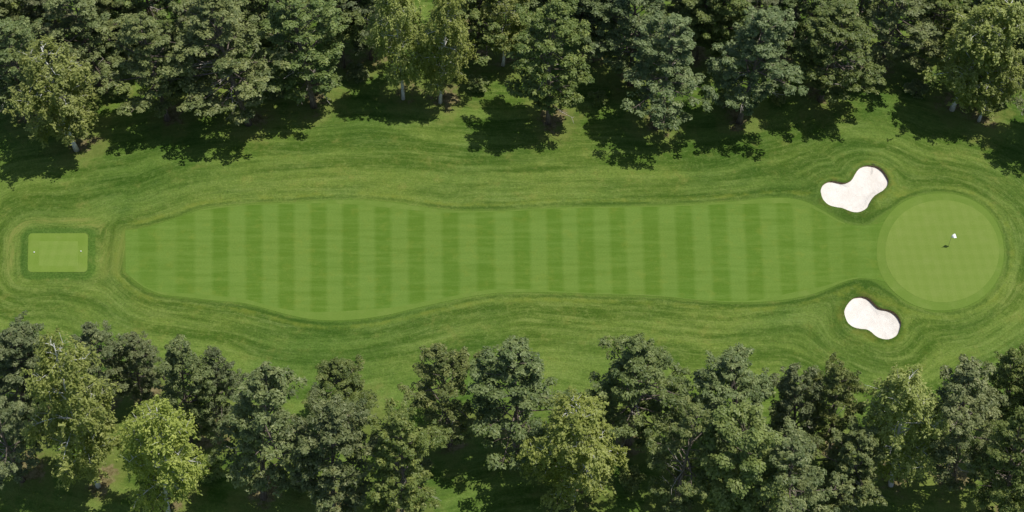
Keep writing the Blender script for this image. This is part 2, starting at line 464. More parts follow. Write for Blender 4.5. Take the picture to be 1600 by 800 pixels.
B1C = B1.mean(0); B2C = B2.mean(0); GC = COLLAR.mean(0); TC = TEE.mean(0)
def height(P):
    """Lie of the land: gentle swells, a raised green and tee, mounded bunkers."""
    P = np.asarray(P, float).reshape(-1, 2)
    x, y = P[:, 0], P[:, 1]
    h = 0.22 * np.sin(x * 0.075 + 0.5 * np.sin(y * 0.06)) + 0.22 * np.sin(y * 0.14 + x * 0.03 + 1.0) + 0.12 * np.sin(x * 0.16 - y * 0.11 + 2.0)
    h += 0.5 * np.exp(-(((x - GC[0]) / 15) ** 2 + ((y - GC[1]) / 19) ** 2) ** 2)
    for c, rx, ry in ((B1C, 8.5, 9.5), (B2C, 8, 8.5)):
        h += 0.55 * np.exp(-(((x - c[0]) / rx) ** 2 + ((y - c[1]) / ry) ** 2) ** 2)
    return h
H_TEE = float(height(TC[None])[0]) + 0.35

# ------------------------------------------------------------------ trees: where they stand
# kind, foot (px), tip (px), crown width (px), mesh number, label
PINE, BIRCH, BROAD = 'pine', 'birch', 'broad'
TREES = [
 # wood along the far side
 (PINE, 42, 190, -2, 30, 105, 0, 'grey-green pine cut by the picture edge beside the birch above the tee'),
 (BIRCH, 121, 238, 52, 72, 128, 0, 'pale birch with white stem leaning out towards the tee, upper wood'),
 (PINE, 158, 133, 108, -25, 112, 1, 'dark pine with bare lower trunk just behind the birch above the tee'),
 (PINE, 262, 188, 216, 20, 118, 2, 'full-crowned pine at the upper wood edge, second trunk after the leaning birch'),
 (PINE, 302, 168, 262, 30, 66, 3, 'thin brown-trunked pine with dead twigs, squeezed between two fuller pines'),
 (PINE, 388, 192, 322, -8, 145, 4, 'broad grey-green pine reaching down to the grass, upper wood, above the fairway start'),
 (PINE, 490, 163, 452, -15, 140, 5, 'big pine beside a sandy patch of ground, upper wood'),
 (BROAD, 538, 103, 528, -35, 84, 0, 'bright green slender tree behind the gap between big pine and birch pair'),
 (BIRCH, 630, 153, 617, -28, 92, 1, 'nearer-to-tee birch of the upright white-stemmed pair, upper wood'),
 (BIRCH, 688, 159, 700, -28, 90, 2, 'nearer-to-green birch of the upright white-stemmed pair, upper wood'),
 (BIRCH, 786, 103, 792, -45, 84, 3, 'small yellowish birch half hidden at the back of the deep shaded gap'),
 (PINE, 857, 192, 864, 2, 125, 6, 'lone dense pine standing forward at mid-hole, upper wood'),
 (PINE, 985, 134, 990, -35, 128, 7, 'shaded pine behind the forward pine with the longest shadow'),
 (PINE, 1025, 200, 1058, 30, 118, 5, 'olive pine casting the longest shadow onto the rough, upper wood'),
 (BROAD, 1088, 96, 1108, -40, 92, 1, 'yellow-green leafy tree filling the gap between two pines, upper wood'),
 (PINE, 1155, 190, 1198, 15, 122, 0, 'blue-grey pine with short pale trunk showing at its foot, upper wood'),
 (PINE, 1254, 92, 1292, -85, 90, 3, 'tall dark straight-trunked pine whose crown leaves the picture top'),
 (PINE, 1282, 158, 1328, 5, 122, 4, 'loose olive pine above the kidney-shaped bunker'),
 (PINE, 1371, 116, 1424, -32, 118, 2, 'forked grey pine set back from the green, next before the tall leaning birch'),
 (BIRCH, 1487, 172, 1572, -8, 135, 4, 'tallest birch with long white leaning stem, behind the green'),
 (BIRCH, 1529, 190, 1572, 70, 78, 1, 'low thin birch in front of the tallest leaning birch'),
 (BROAD, 1600, 122, 1632, -25, 92, 0, 'bright green leafy tree at the picture corner beyond the green'),
 (PINE, 1652, 222, 1700, 60, 115, 5, 'pine mostly out of the picture whose shadow falls beside the green'),
 # second row of the far wood
 (PINE, 62, 70, 20, -95, 110, 6, 'pine in the back row at the upper corner above the tee'),
 (BROAD, 12, 110, -30, -40, 90, 1, 'yellow-green tree filling the upper corner nearest the tee'),
 (BROAD, 182, 76, 150, -75, 90, 2, 'leafy back-row tree peeping out behind the bare-trunked pine'),
 (PINE, 248, 80, 212, -85, 112, 7, 'back-row pine above the full-crowned edge pine'),
 (PINE, 355, 66, 325, -100, 115, 1, 'back-row pine behind the broad grey-green pine'),
 (PINE, 440, 62, 415, -100, 115, 2, 'back-row pine between the two biggest pines'),
 (PINE, 588, 66, 575, -95, 105, 4, 'dark back-row pine behind the white birch pair'),
 (BIRCH, 722, 60, 722, -90, 90, 0, 'back-row birch just behind the white birch pair'),
 (BROAD, 842, 72, 850, -80, 95, 1, 'back-row leafy tree behind the lone dense pine'),
 (PINE, 920, 70, 930, -95, 110, 5, 'back-row pine over the dark gap at mid-hole'),
 (PINE, 1052, 52, 1070, -105, 110, 6, 'back-row pine behind the olive pine'),
 (PINE, 1178, 70, 1205, -90, 110, 7, 'back-row pine behind the blue-grey pine'),
 (PINE, 1330, 60, 1370, -95, 112, 0, 'back-row pine above the kidney-shaped bunker'),
 (PINE, 1462, 84, 1495, -55, 80, 3, 'narrow back-row pine beside the tallest birch'),
 (BROAD, 1535, 70, 1590, -75, 100, 2, 'back-row leafy tree behind the tallest birch'),
 # shaded trees standing between the rows of the far wood
 (PINE, 98, 100, 70, -45, 95, 5, 'shaded pine right behind the leaning birch above the tee'),
 (PINE, 205, 100, 176, -30, 85, 7, 'shaded pine filling the gap after the bare-trunked pine'),
 (PINE, 338, 105, 308, -45, 95, 0, 'shaded pine behind the thin brown-trunked pine'),
 (PINE, 434, 96, 408, -60, 100, 6, 'shaded pine between the broad grey-green pine and the big pine'),
 (PINE, 580, 90, 570, -60, 90, 2, 'shaded pine behind the nearer-to-tee birch of the pair'),
 (PINE, 748, 96, 750, -55, 95, 1, 'shaded pine at the head of the deep gap after the birch pair'),
 (PINE, 925, 98, 932, -60, 90, 4, 'shaded pine between the lone dense pine and its neighbour'),
 (PINE, 1118, 104, 1142, -45, 95, 5, 'shaded pine between the olive pine and the blue-grey pine'),
 (PINE, 1226, 100, 1258, -45, 85, 2, 'shaded pine just before the tall straight trunk'),
 (PINE, 1438, 104, 1482, -40, 85, 6, 'shaded pine behind the trunk of the tallest birch'),
 (PINE, 1562, 104, 1618, -40, 95, 4, 'shaded pine between the tallest birch and the picture edge'),
 # wood along the near side
 (PINE, 48, 668, 8, 516, 100, 4, 'grey pine at the picture edge below the tee'),
 (PINE, 66, 640, 46, 506, 76, 7, 'dark small-topped pine behind the big birch below the tee'),
 (PINE, 36, 752, -22, 628, 98, 3, 'lowest pine with bare brown trunk and dead twigs in the corner'),
 (BIRCH, 154, 760, 82, 538, 132, 0, 'biggest birch with bright leaning white stem, below the tee'),
 (PINE, 164, 645, 150, 507, 80, 6, 'dark pine poking above the two birches, nearer the tee of a close pair'),
 (PINE, 222, 632, 210, 523, 74, 0, 'smaller dark pine, nearer the green of a close pair above two birches'),
 (PINE, 298, 692, 282, 532, 98, 5, 'pine with pale bare twigs behind the low wide birch'),
 (PINE, 346, 684, 336, 552, 66, 2, 'narrow pine top leaning against the pine with pale twigs'),
 (BIRCH, 263, 802, 234, 626, 122, 3, 'low wide birch in front, beside the biggest birch'),
 (PINE, 412, 778, 404, 575, 135, 1, 'wide shaggy pine with a fan of bare white twigs'),
 (PINE, 552, 664, 526, 569, 86, 7, 'short dark pine at the edge of the lower grass bay'),
 (PINE, 522, 805, 515, 628, 128, 6, 'large grey-green pine with dead branch cluster, below the short dark pine'),
 (PINE, 628, 818, 622, 650, 112, 0, 'rounded pine bordering the sunny clearing at the lower edge'),
 (PINE, 702, 694, 694, 549, 102, 2, 'olive pine casting a separate shadow on the grass bay, lower wood'),
 (PINE, 806, 702, 806, 547, 138, 5, 'broad pine at mid-hole, lower wood, above the sunny clearing'),
 (BIRCH, 896, 782, 900, 626, 142, 2, 'bright birch with forked white stem at mid-hole, lower wood'),
 (PINE, 982, 695, 1002, 531, 124, 7, 'tall pointed pine reaching highest into the rough, lower wood'),
 (PINE, 1056, 802, 1084, 638, 108, 3, 'blue-grey pine in front of the tall pointed pine'),
 (PINE, 1146, 718, 1152, 556, 120, 4, 'pointed grey pine midway between the tallest pointed pine and lower bunker'),
 (BROAD, 1152, 832, 1162, 652, 138, 0, 'olive leafy tree cut by the lower edge beneath a pointed pine'),
 (PINE, 1238, 722, 1240, 578, 90, 1, 'nearer-to-tee pine of two close tops below the lower bunker'),
 (PINE, 1296, 718, 1298, 568, 86, 6, 'nearer-to-green pine of two close tops below the lower bunker'),
 (PINE, 1308, 798, 1352, 678, 100, 0, 'bluish pine in front, between the two close tops and the birch'),
 (PINE, 1226, 850, 1246, 688, 115, 2, 'pine cut by the lower edge in front of the two close tops'),
 (BIRCH, 1392, 758, 1405, 570, 128, 4, 'yellow-green birch with spreading pale branches, below the lower bunker'),
 (PINE, 1488, 758, 1508, 570, 130, 5, 'large dark pine below the green'),
 (PINE, 1562, 690, 1572, 552, 84, 1, 'pine top at the picture edge just behind the large dark pine'),
 (PINE, 1556, 832, 1578, 642, 112, 7, 'grey pine filling the lower corner below the green'),
 (BIRCH, 1604, 850, 1618, 715, 90, 1, 'birch sprays in the lowest corner below the green'),
 (BROAD, 1612, 700, 1640, 560, 90, 1, 'green leafy tree cut by the picture edge below the green'),
]
SHRUBS = [(560, 122, 3.2, 'yellow-green bush at the sandy patch between pine and birch pair'),
          (935, 165, 2.6, 'low green bush in the shade beside the olive pine'),
          (1138, 168, 3.0, 'low bush at the foot of the blue-grey pine'),
          (100, 205, 2.8, 'low bush behind the foot of the leaning birch above the tee'),
          (190, 150, 3.2, 'shaded bush in the gap after the bare-trunked pine'),
          (335, 172, 2.6, 'small bush just beside the thin brown-trunked pine'),
          (435, 150, 3.0, 'shaded bush between the broad grey-green pine and the big pine'),
          (745, 140, 2.8, 'bush at the mouth of the deep gap after the birch pair'),
          (1215, 160, 2.6, 'small bush between the blue-grey pine and the loose olive pine'),
          (1430, 150, 3.0, 'bush behind the foot of the tallest birch'),
          (1560, 165, 3.0, 'bush at the wood edge nearest the green'),
          (330, 745, 3.0, 'bush in the shade beside the low wide birch'),
          (470, 760, 2.6, 'low bush between the shaggy pine and the large grey-green pine'),
          (660, 735, 2.4, 'low bush above the sunny clearing'),
          (985, 760, 3.0, 'shaded bush beside the blue-grey lower pine'),
          (1405, 735, 3.0, 'green bush beneath the spreading lower birch'),
          (880, 802, 2.8, 'low bush at the foot of the bright forked birch')]
FEET = np.array([ground_at(t[1], t[2]) for t in TREES])

# ------------------------------------------------------------------ the ground: one sheet to the horizon
def axis(lo, hi, step, far):
    core = np.arange(lo, hi + step / 2, step)
    g = [];
    s = step * 2; e = 0.0
    while e < far:
        s *= 1.45; e += s; g.append(e)
    g = np.array(g)
    return np.concatenate([(lo - g)[::-1], core, hi + g])
gx = axis(-100, 100, 0.4, 5000); gy = axis(-52, 72, 0.4, 5000)
XX, YY = np.meshgrid(gx, gy)
P = np.stack([XX.ravel(), YY.ravel()], -1)
near = (np.abs(P[:, 0]) < 130) & (P[:, 1] > -80) & (P[:, 1] < 110)
far_d = np.full(len(P), 60.0)
def nsdf(poly):
    o = far_d.copy(); o[near] = sdf(P[near], poly); return o
sF, sG, sB1, sB2, sT = nsdf(FAIR), nsdf(COLLAR), nsdf(B1), nsdf(B2), nsdf(TEE)
flow = smin(smin(sF, sG, 3.0), sT + 2.0, 4.0)
sB = np.minimum(sB1, sB2)
flow = smin(flow, smin(sB1, sB2, 2.0) + 0.6, 3.0)
fade = np.clip((np.maximum(np.abs(P[:, 0]) - 100, 0) + np.maximum(np.abs(P[:, 1] - 10) - 62, 0)) / 60, 0, 1)
hz = height(P) * (1 - fade)
Z = hz.copy()
# bank up to the tee
kt = np.clip(1 - sT / 1.6, 0, 1); kt = kt * kt * (3 - 2 * kt)
Z = Z * (1 - kt) + (H_TEE - 0.06) * kt
Z -= 0.12 * np.clip((-sT - 0.15) / 0.5, 0, 1)
# under the other sheets the ground sinks a little, and drops away under the bunkers
sheet = np.minimum(sF, sG)
Z -= 0.06 * np.clip((-sheet) / 0.8, 0, 1)
Z += 0.05 * np.clip(sheet / 0.5, 0, 1) * np.clip(1.6 - sheet / 3.0, 0, 1)
Z -= 1.6 * np.clip((-sB + 0.25) / 0.7, 0, 1)
lit = np.zeros(len(P))
for f in FEET:
    dd = np.hypot(P[near, 0] - f[0] - 0.3, (P[near, 1] - f[1] - 1.6) * 0.8)
    lit[near] = np.maximum(lit[near], np.clip(1.12 - dd / 6.4, 0, 1))
pxl = ground_at(160, 395)[0]; pxr = ground_at(196, 395)[0]
worn = np.clip((P[:, 0] - pxl) / 1.0, 0, 1) * np.clip((pxr + 1.5 - P[:, 0]) / 1.5, 0, 1)
y0_, y1_ = ground_at(178, 436)[1], ground_at(178, 350)[1]
worn *= np.clip((P[:, 1] - y0_) / 1.5, 0, 1) * np.clip((y1_ - P[:, 1]) / 2.5, 0, 1)
nx, ny = len(gx), len(gy)
ii, jj = np.meshgrid(np.arange(nx - 1), np.arange(ny - 1))
q0 = (jj * nx + ii).ravel()
quads = np.stack([q0, q0 + 1, q0 + nx + 1, q0 + nx], -1)
me = mesh_data('ground', np.column_stack([P, Z]), quads, {'flow': flow, 'tee': sT, 'bunker': sB, 'litter': lit, 'worn': worn}, True)
ground = tag(link('ground', me, M['rough']), 'mown green rough with sweeping grass lines around the hole', kind='structure')

# ------------------------------------------------------------------ fairway with its mown stripes
def grid_faces(nr, nc, base=0):
    a, b = np.meshgrid(np.arange(nc - 1), np.arange(nr - 1))
    k = (b * nc + a).ravel() + base
    return np.stack([k, k + 1, k + nc + 1, k + nc], -1)

def sheet_from_px(px, py, lift):
    g = ground_at(px.ravel(), py.ravel())
    return np.column_stack([g, height(g) + lift])

EDGES = [196,217,245,276,304,332,357,384,410,435,460,485,510,535,560,586,611,638,664,691,717,745,773,803,829,855,879,903,929,954,979,1005,1031,1057,1084,1111,1138,1165,1191,1217,1243,1271,1295,1317,1339,1362,1386]
fairway = tag(link('fairway', None), 'long light green fairway mown in crosswise light and dark stripes', kind='structure')
rows = 40
def lean(x): return 0.00008 * np.maximum(np.asarray(x, float) - 550, 0)
for i in range(len(EDGES) - 1):
    a, b = EDGES[i], EDGES[i + 1]
    light = (i % 2 == 0)
    w = b - a
    fr = np.array([0, 0.13, 0.3, 0.5, 0.7, 0.87, 1.0])
    contrast = 1.0
    if a > 1290: contrast = 0.35
    elif a > 1190: contrast = 0.75
    elif a < 300: contrast = 0.55
    tv = 0.5 + (0.5 if light else -0.5) * contrast
    tones = np.array([0.5, tv, tv, tv, tv, tv, 0.5])
    if i == 0: tones[0] = tv
    v = np.linspace(0, 1, rows)[:, None]
    px0 = (a + w * fr)[None, :]
    yb, yt = f_bot(px0), f_top(px0)
    py = yb + (yt - yb) * v
    px = px0 + lean(px0) * (py - 400)
    # keep the sheet inside the outline after the lean
    ybb, ytt = f_bot(np.clip(px, 195, 1388)), f_top(np.clip(px, 195, 1388))
    py = ybb + (ytt - ybb) * v
    verts = sheet_from_px(px, py, 0.02)
    me = mesh_data('mown_stripe', verts, grid_faces(rows, 7), {'tone': np.tile(tones, rows)}, True)
    link('mown_stripe', me, M['fairway'], fairway)
# finishing cut along the lower and upper edges
def edge_band(fn, wfn, x0, x1, sgn, lift):
    x = np.linspace(x0, x1, 160)
    v = np.linspace(0, 1, 5)[:, None]
    py = fn(x)[None, :] - sgn * wfn(x)[None, :] * v
    px = np.tile(x, (5, 1))
    f = grid_faces(5, 160)
    if sgn < 0: f = f[:, ::-1]
    return mesh_data('perimeter_cut', sheet_from_px(px, py, lift), f, None, True)
wl = lambda x: 1.5 + 13 * np.exp(-((x - 545) / 105.0) ** 2) + 6 * np.exp(-((x - 330) / 80.0) ** 2) + 4.5 * np.exp(-((x - 760) / 90.0) ** 2) + 8 * np.exp(-((x - 1250) / 55.0) ** 2)
wu = lambda x: 1.5 + 7 * np.exp(-((x - 600) / 90.0) ** 2) + 7 * np.exp(-((x - 1215) / 70.0) ** 2)
link('perimeter_cut', edge_band(f_bot, wl, 205, 1340, 1, 0.028), M['perimeter'], fairway)
link('perimeter_cut', edge_band(f_top, wu, 300, 1320, -1, 0.028), M['perimeter'], fairway)

# ------------------------------------------------------------------ putting green with its collar
def polar_sheet(name, outer, inner, rings, lift_o, lift_i, center=None):
    n = len(outer); pts = []; lf = []
    for k in range(rings + 1):
        t = k / rings
        if inner is None: p = outer * (1 - t) + np.asarray(center) * t
        else: p = outer * (1 - t) + inner * t
        pts.append(p); lf.append(np.full(n, lift_o + (lift_i - lift_o) * min(1, t * 3)))
    p = np.vstack(pts); lf = np.concatenate(lf)
    v = np.column_stack([p, height(p) + lf])
    i = np.arange(rings)[:, None] * n; j = np.arange(n)[None, :]; j2 = (j + 1) % n
    f = np.stack([i + j, i + j2, i + n + j2, i + n + j], -1).reshape(-1, 4)
    area = 0.5 * np.sum(outer[:, 0] * np.roll(outer[:, 1], -1) - np.roll(outer[:, 0], -1) * outer[:, 1])
    if area < 0: f = f[:, ::-1]
    return mesh_data(name, v, f, None, True)
green = tag(link('putting_green', None), 'round pale green putting surface with checkered mowing and a collar', kind='structure')
link('collar', polar_sheet('collar', COLLAR, GREEN * 0.98 + GC * 0.02, 8, 0.034, 0.034), M['collar'], green)
link('putting_surface', polar_sheet('putting_surface', GREEN, None, 34, 0.046, 0.046, GREEN.mean(0)), M['green'], green)

# ------------------------------------------------------------------ tee
tee = tag(link('tee_box', None), 'raised rectangular close-mown tee with rounded corners', kind='structure')
def flat_sheet(name, outer, z):
    c = outer.mean(0); n = len(outer); pts = []
    for t in (0, 0.08, 0.3, 0.6): pts.append(outer * (1 - t) + c * t)
    p = np.vstack(pts + [c[None]])
    v = np.column_stack([p, np.full(len(p), z)])
    v[:n, 2] -= 0.03
    f = []
    i = np.arange(3)[:, None] * n; j = np.arange(n)[None, :]; j2 = (j + 1) % n
    q = np.stack([i + j, i + j2, i + n + j2, i + n + j], -1).reshape(-1, 4)
    tri = np.stack([3 * n + np.arange(n), 3 * n + (np.arange(n) + 1) % n, np.full(n, 4 * n)], -1)
    area = 0.5 * np.sum(outer[:, 0] * np.roll(outer[:, 1], -1) - np.roll(outer[:, 0], -1) * outer[:, 1])
    if area < 0: q = q[:, ::-1]; tri = tri[:, ::-1]
    return mesh_data(name, v, [q, tri], None, False)
link('tee_surface', flat_sheet('tee_surface', TEE, H_TEE), M['tee'], tee)
tin = rounded(60, 124, 378, 419, 1.5, 3)
link('inner_cut', flat_sheet('inner_cut', ground_at(tin[:, 0], tin[:, 1]), H_TEE + 0.012), M['tee_in'], tee)

# ------------------------------------------------------------------ bunkers
def bunker(poly, label):
    c = poly.mean(0)
    zc = float(height(c[None])[0])
    n = len(poly)
    area = 0.5 * np.sum(poly[:, 0] * np.roll(poly[:, 1], -1) - np.roll(poly[:, 0], -1) * poly[:, 1])
    if area < 0: poly = poly[::-1]
    root = link('sand_bunker', None)
    root.location = (c[0], c[1], zc)
    tag(root, label, 'bunker', 'sand bunkers beside the green')
    # outward normals
    tg = np.roll(poly, -1, 0) - np.roll(poly, 1, 0)
    nr = np.stack([tg[:, 1], -tg[:, 0]], -1); nr /= np.linalg.norm(nr, axis=1)[:, None]
    rng = np.random.default_rng(7)
    wob = np.convolve(np.tile(rng.normal(0, 1, n), 3), np.ones(5) / 5, 'same')[n:2 * n]
    edge = poly + nr * (0.05 * wob)[:, None]
    # high lip towards the sunny side
    hi = np.clip(nr @ np.array([0.85, 0.53]), -0.25, 1)
    lipz = 0.10 + 0.10 * np.clip(hi, 0, 1)
    drop = 0.20 + 0.38 * np.clip(hi, 0, 1)
    off = np.array([c[0], c[1], zc])
    def ring(p, z): return np.column_stack([p, z]) - off
    hh = lambda p: height(p)
    i_ = np.arange(n); j_ = (i_ + 1) % n
    def strip(rings):
        v = np.vstack(rings); f = []
        for k in range(len(rings) - 1):
            f.append(np.stack([k * n + i_, k * n + j_, (k + 1) * n + j_, (k + 1) * n + i_], -1))
        return v, np.vstack(f)
    # turf rim from the surrounding rough up to the edge, rolled over
    prof = [(1.6, -0.04), (1.1, 0.03), (0.6, 0.6), (0.2, 1.0), (0.03, 0.95), (-0.04, 0.6)]
    rings = [ring(edge + nr * o, hh(edge + nr * o) + (lipz * s if s >= 0 else s)) for o, s in prof]
    v, f = strip(rings)
    dv = np.concatenate([np.full(n, o) for o, s in prof])
    world_xy = v[:, :2] + c
    fl = smin(smin(sdf(world_xy, FAIR), sdf(world_xy, COLLAR), 3.0), dv + 0.6, 3.0)
    me = mesh_data('turf_rim', v, f, {'flow': fl, 'tee': np.full(len(v), 50.0), 'bunker': dv, 'litter': np.zeros(len(v)), 'worn': np.zeros(len(v))}, True)
    link('turf_rim', me, M['rough'], root)
    # cut soil face under the turf
    ztop = hh(edge) + lipz * 0.75
    v, f = strip([ring(edge - nr * 0.01, ztop), ring(edge - nr * 0.05, ztop - drop * 0.5), ring(edge - nr * 0.10, hh(edge) - drop - 0.15)])
    link('soil_face', mesh_data('soil_face', v, f, None, True), M['soil'], root)
    # sand floor: flashed up at the low side, dished in the middle
    d0 = hh(edge) + lipz - drop
    rings = []
    mid = edge.mean(0)
    N = 14
    for k in range(N):
        t = k / N
        p = edge * (1 - t) + mid * t - nr * (0.0 if k else 0.02)
        k2 = min(1.0, t / 0.45); sm = k2 * k2 * (3 - 2 * k2)
        z = d0 * (1 - sm) + (zc - 0.50) * sm
        rings.append(ring(p, z))
    v, f = strip(rings)
    v = np.vstack([v, [[mid[0] - c[0], mid[1] - c[1], -0.50]]])
    b = (N - 1) * n
    tri = np.stack([b + i_, b + j_, np.full(n, len(v) - 1)], -1)
    link('sand', mesh_data('sand', v, [f, tri], None, True), M['sand'], root)
    return root
bunker(B1, 'large kidney-shaped white sand bunker with a rake at its rim, nearer the upper wood')
bunker(B2, 'smaller peanut-shaped white sand bunker on the side of the lower wood')

# ------------------------------------------------------------------ rake, tee markers, flagstick
def rake():
    a = ground_at(1364, 259.5); b = ground_at(1361.5, 279)
    za = float(height(a[None])[0]) + 0.28; zb = float(height(b[None])[0]) - 0.40
    root = link('bunker_rake', None); root.location = (a[0], a[1], za)
    tag(root, 'thin dark rake lying over the rim of the large kidney-shaped bunker', 'rake')
    d = np.array([b[0] - a[0], b[1] - a[1], zb - za]); d = d / np.linalg.norm(d)
    t = Tubes(); t.tube([d * 0, d * 0.6, d * 1.9], [0.02, 0.02, 0.02], 8)
    link('handle', t.mesh('handle'), M['wood'], root)
    s = np.cross(d, [0, 0, 1]); s /= np.linalg.norm(s)
    t = Tubes(); t.tube([-s * 0.3, s * 0.3], [0.035, 0.035], 6)
    head = link('rake_head', t.mesh('rake_head'), M['wood'], root)
    for k in range(9):
        t = Tubes(); p = s * (-0.27 + 0.0675 * k)
        t.tube([p, p + np.array([0, 0, -0.09])], [0.012, 0.006], 5)
        link('tine', t.mesh('tine'), M['wood'], head)
rake()

def tee_marker(px, py, label):
    g = ground_at(px, py)
    root = link('tee_marker', None); root.location = (g[0], g[1], H_TEE)
    tag(root, label, 'tee marker', 'white markers on the tee')
    t = Tubes(); k = 10
    a = np.linspace(-math.pi / 2, math.pi / 2, k)
    t.tube(np.column_stack([np.zeros(k), np.zeros(k), 0.13 + 0.10 * np.sin(a)]), np.maximum(0.10 * np.cos(a), 0.004), 18)
    link('ball', t.mesh('ball'), M['white'], root)
    t = Tubes(); t.tube([(0, 0, -0.05), (0, 0, 0.015), (0, 0, 0.05)], [0.03, 0.05, 0.025], 10)
    link('spike', t.mesh('spike'), M['grey'], root)
tee_marker(54.5, 397, 'white ball tee marker at the end of the tee far from the fairway')
tee_marker(127.5, 395.5, 'white ball tee marker at the fairway end of the tee')

def flagstick():
    g = ground_at(1480.8, 387.5)
    z = float(height(g[None])[0]) + 0.046
    root = link('flagstick', None); root.location = (g[0], g[1], z)
    tag(root, 'thin pole with white flag standing in the hole on the green', 'flag')
    t = Tubes(); t.tube([(0, 0, -0.15), (0, 0, 1.2), (0, 0, 2.75)], [0.024, 0.022, 0.018], 8)
    link('pole', t.mesh('pole'), M['grey'], root)
    t = Tubes(); t.tube([(0, 0, 2.73), (0, 0, 2.78), (0, 0, 2.81)], [0.02, 0.04, 0.012], 10)
    link('cap', t.mesh('cap'), M['white'], root)
    # flag: two-sided cloth, rippled, flying away from the sun and towards the tree side
    nu, nv = 14, 7
    dirv = np.array([0.80, 0.60, 0]); side = np.array([0.60, -0.80, 0])
    vs = []
    for sgn in (1, -1):
        for j in range(nv):
            for i in range(nu):
                u = i / (nu - 1); w = j / (nv - 1)
                p = dirv * (0.02 + 0.80 * u) + side * (0.06 * u * math.sin(u * 6.0 + w) + 0.42 * w * min(1, u * 2.5) + sgn * 0.006)
                p = p + np.array([0, 0, 2.72 - 0.55 * w - 0.20 * u * u + 0.03 * math.sin(u * 5)])
                vs.append(p)
    f1 = grid_faces(nv, nu); f2 = grid_faces(nv, nu, nu * nv)[:, ::-1]
    link('flag_cloth', mesh_data('flag_cloth', vs, np.vstack([f1, f2]), None, True), M['cloth'], root)
    t = Tubes(); t.tube([(0, 0, -0.1), (0, 0, 0.004)], [0.075, 0.075], 16)
    link('hole_cup', t.mesh('hole_cup'), M['cup'], root)
flagstick()

# ------------------------------------------------------------------ tree meshes
def leaf_mesh(name, C, N, T, a, b, tone, shade):
    """Leaf-sized faces: centres, normals, long axes, half sizes. A bent five-cornered blade of two faces."""
    N = N / (np.linalg.norm(N, axis=1)[:, None] + 1e-9)
    T = T - N * np.sum(T * N, 1)[:, None]
    T /= np.linalg.norm(T, axis=1)[:, None] + 1e-9
    B = np.cross(N, T)
    a = a[:, None]; b = b[:, None]
    v0 = C - T * a
    v1 = C + B * b + T * a * 0.15 + N * b * 0.25
    v2 = C + T * a
    v3 = C - B * b + T * a * 0.15 + N * b * 0.25
    v = np.stack([v0, v1, v2, v3], 1).reshape(-1, 3)
    k = np.arange(len(C))[:, None] * 4
    f = np.vstack([k + np.array([[0, 2, 1]]), k + np.array([[0, 3, 2]])])
    f[:len(C)] = (k + np.array([[0, 2, 1]]))[:, ::-1]
    f[len(C):] = (k + np.array([[0, 3, 2]]))[:, ::-1]
    return mesh_data(name, v, f, {'tone': np.repeat(tone, 4), 'shade': np.repeat(shade, 4)}, False)

def unit(v): return v / (np.linalg.norm(v) + 1e-9)

def clump_leaves(rng, cen, rad, flat, n, size, up=0.35, tj=0.6):
    """Leaves over a rounded tuft: faces mostly outward and up."""
    d = rng.normal(0, 1, (n, 3)); d /= np.linalg.norm(d, axis=1)[:, None]
    d[:, 2] = np.where(d[:, 2] < -0.35, -d[:, 2], d[:, 2])
    r = rng.uniform(0.35, 1.0, n) ** 0.6
    C = cen + d * (r * rad)[:, None] * np.array([1, 1, flat])
    N = d + np.array([0, 0, up]) + rng.normal(0, 0.33, (n, 3))
    T = d + rng.normal(0, tj, (n, 3))
    a = size * rng.uniform(0.7, 1.35, n)
    return C, N, T, a

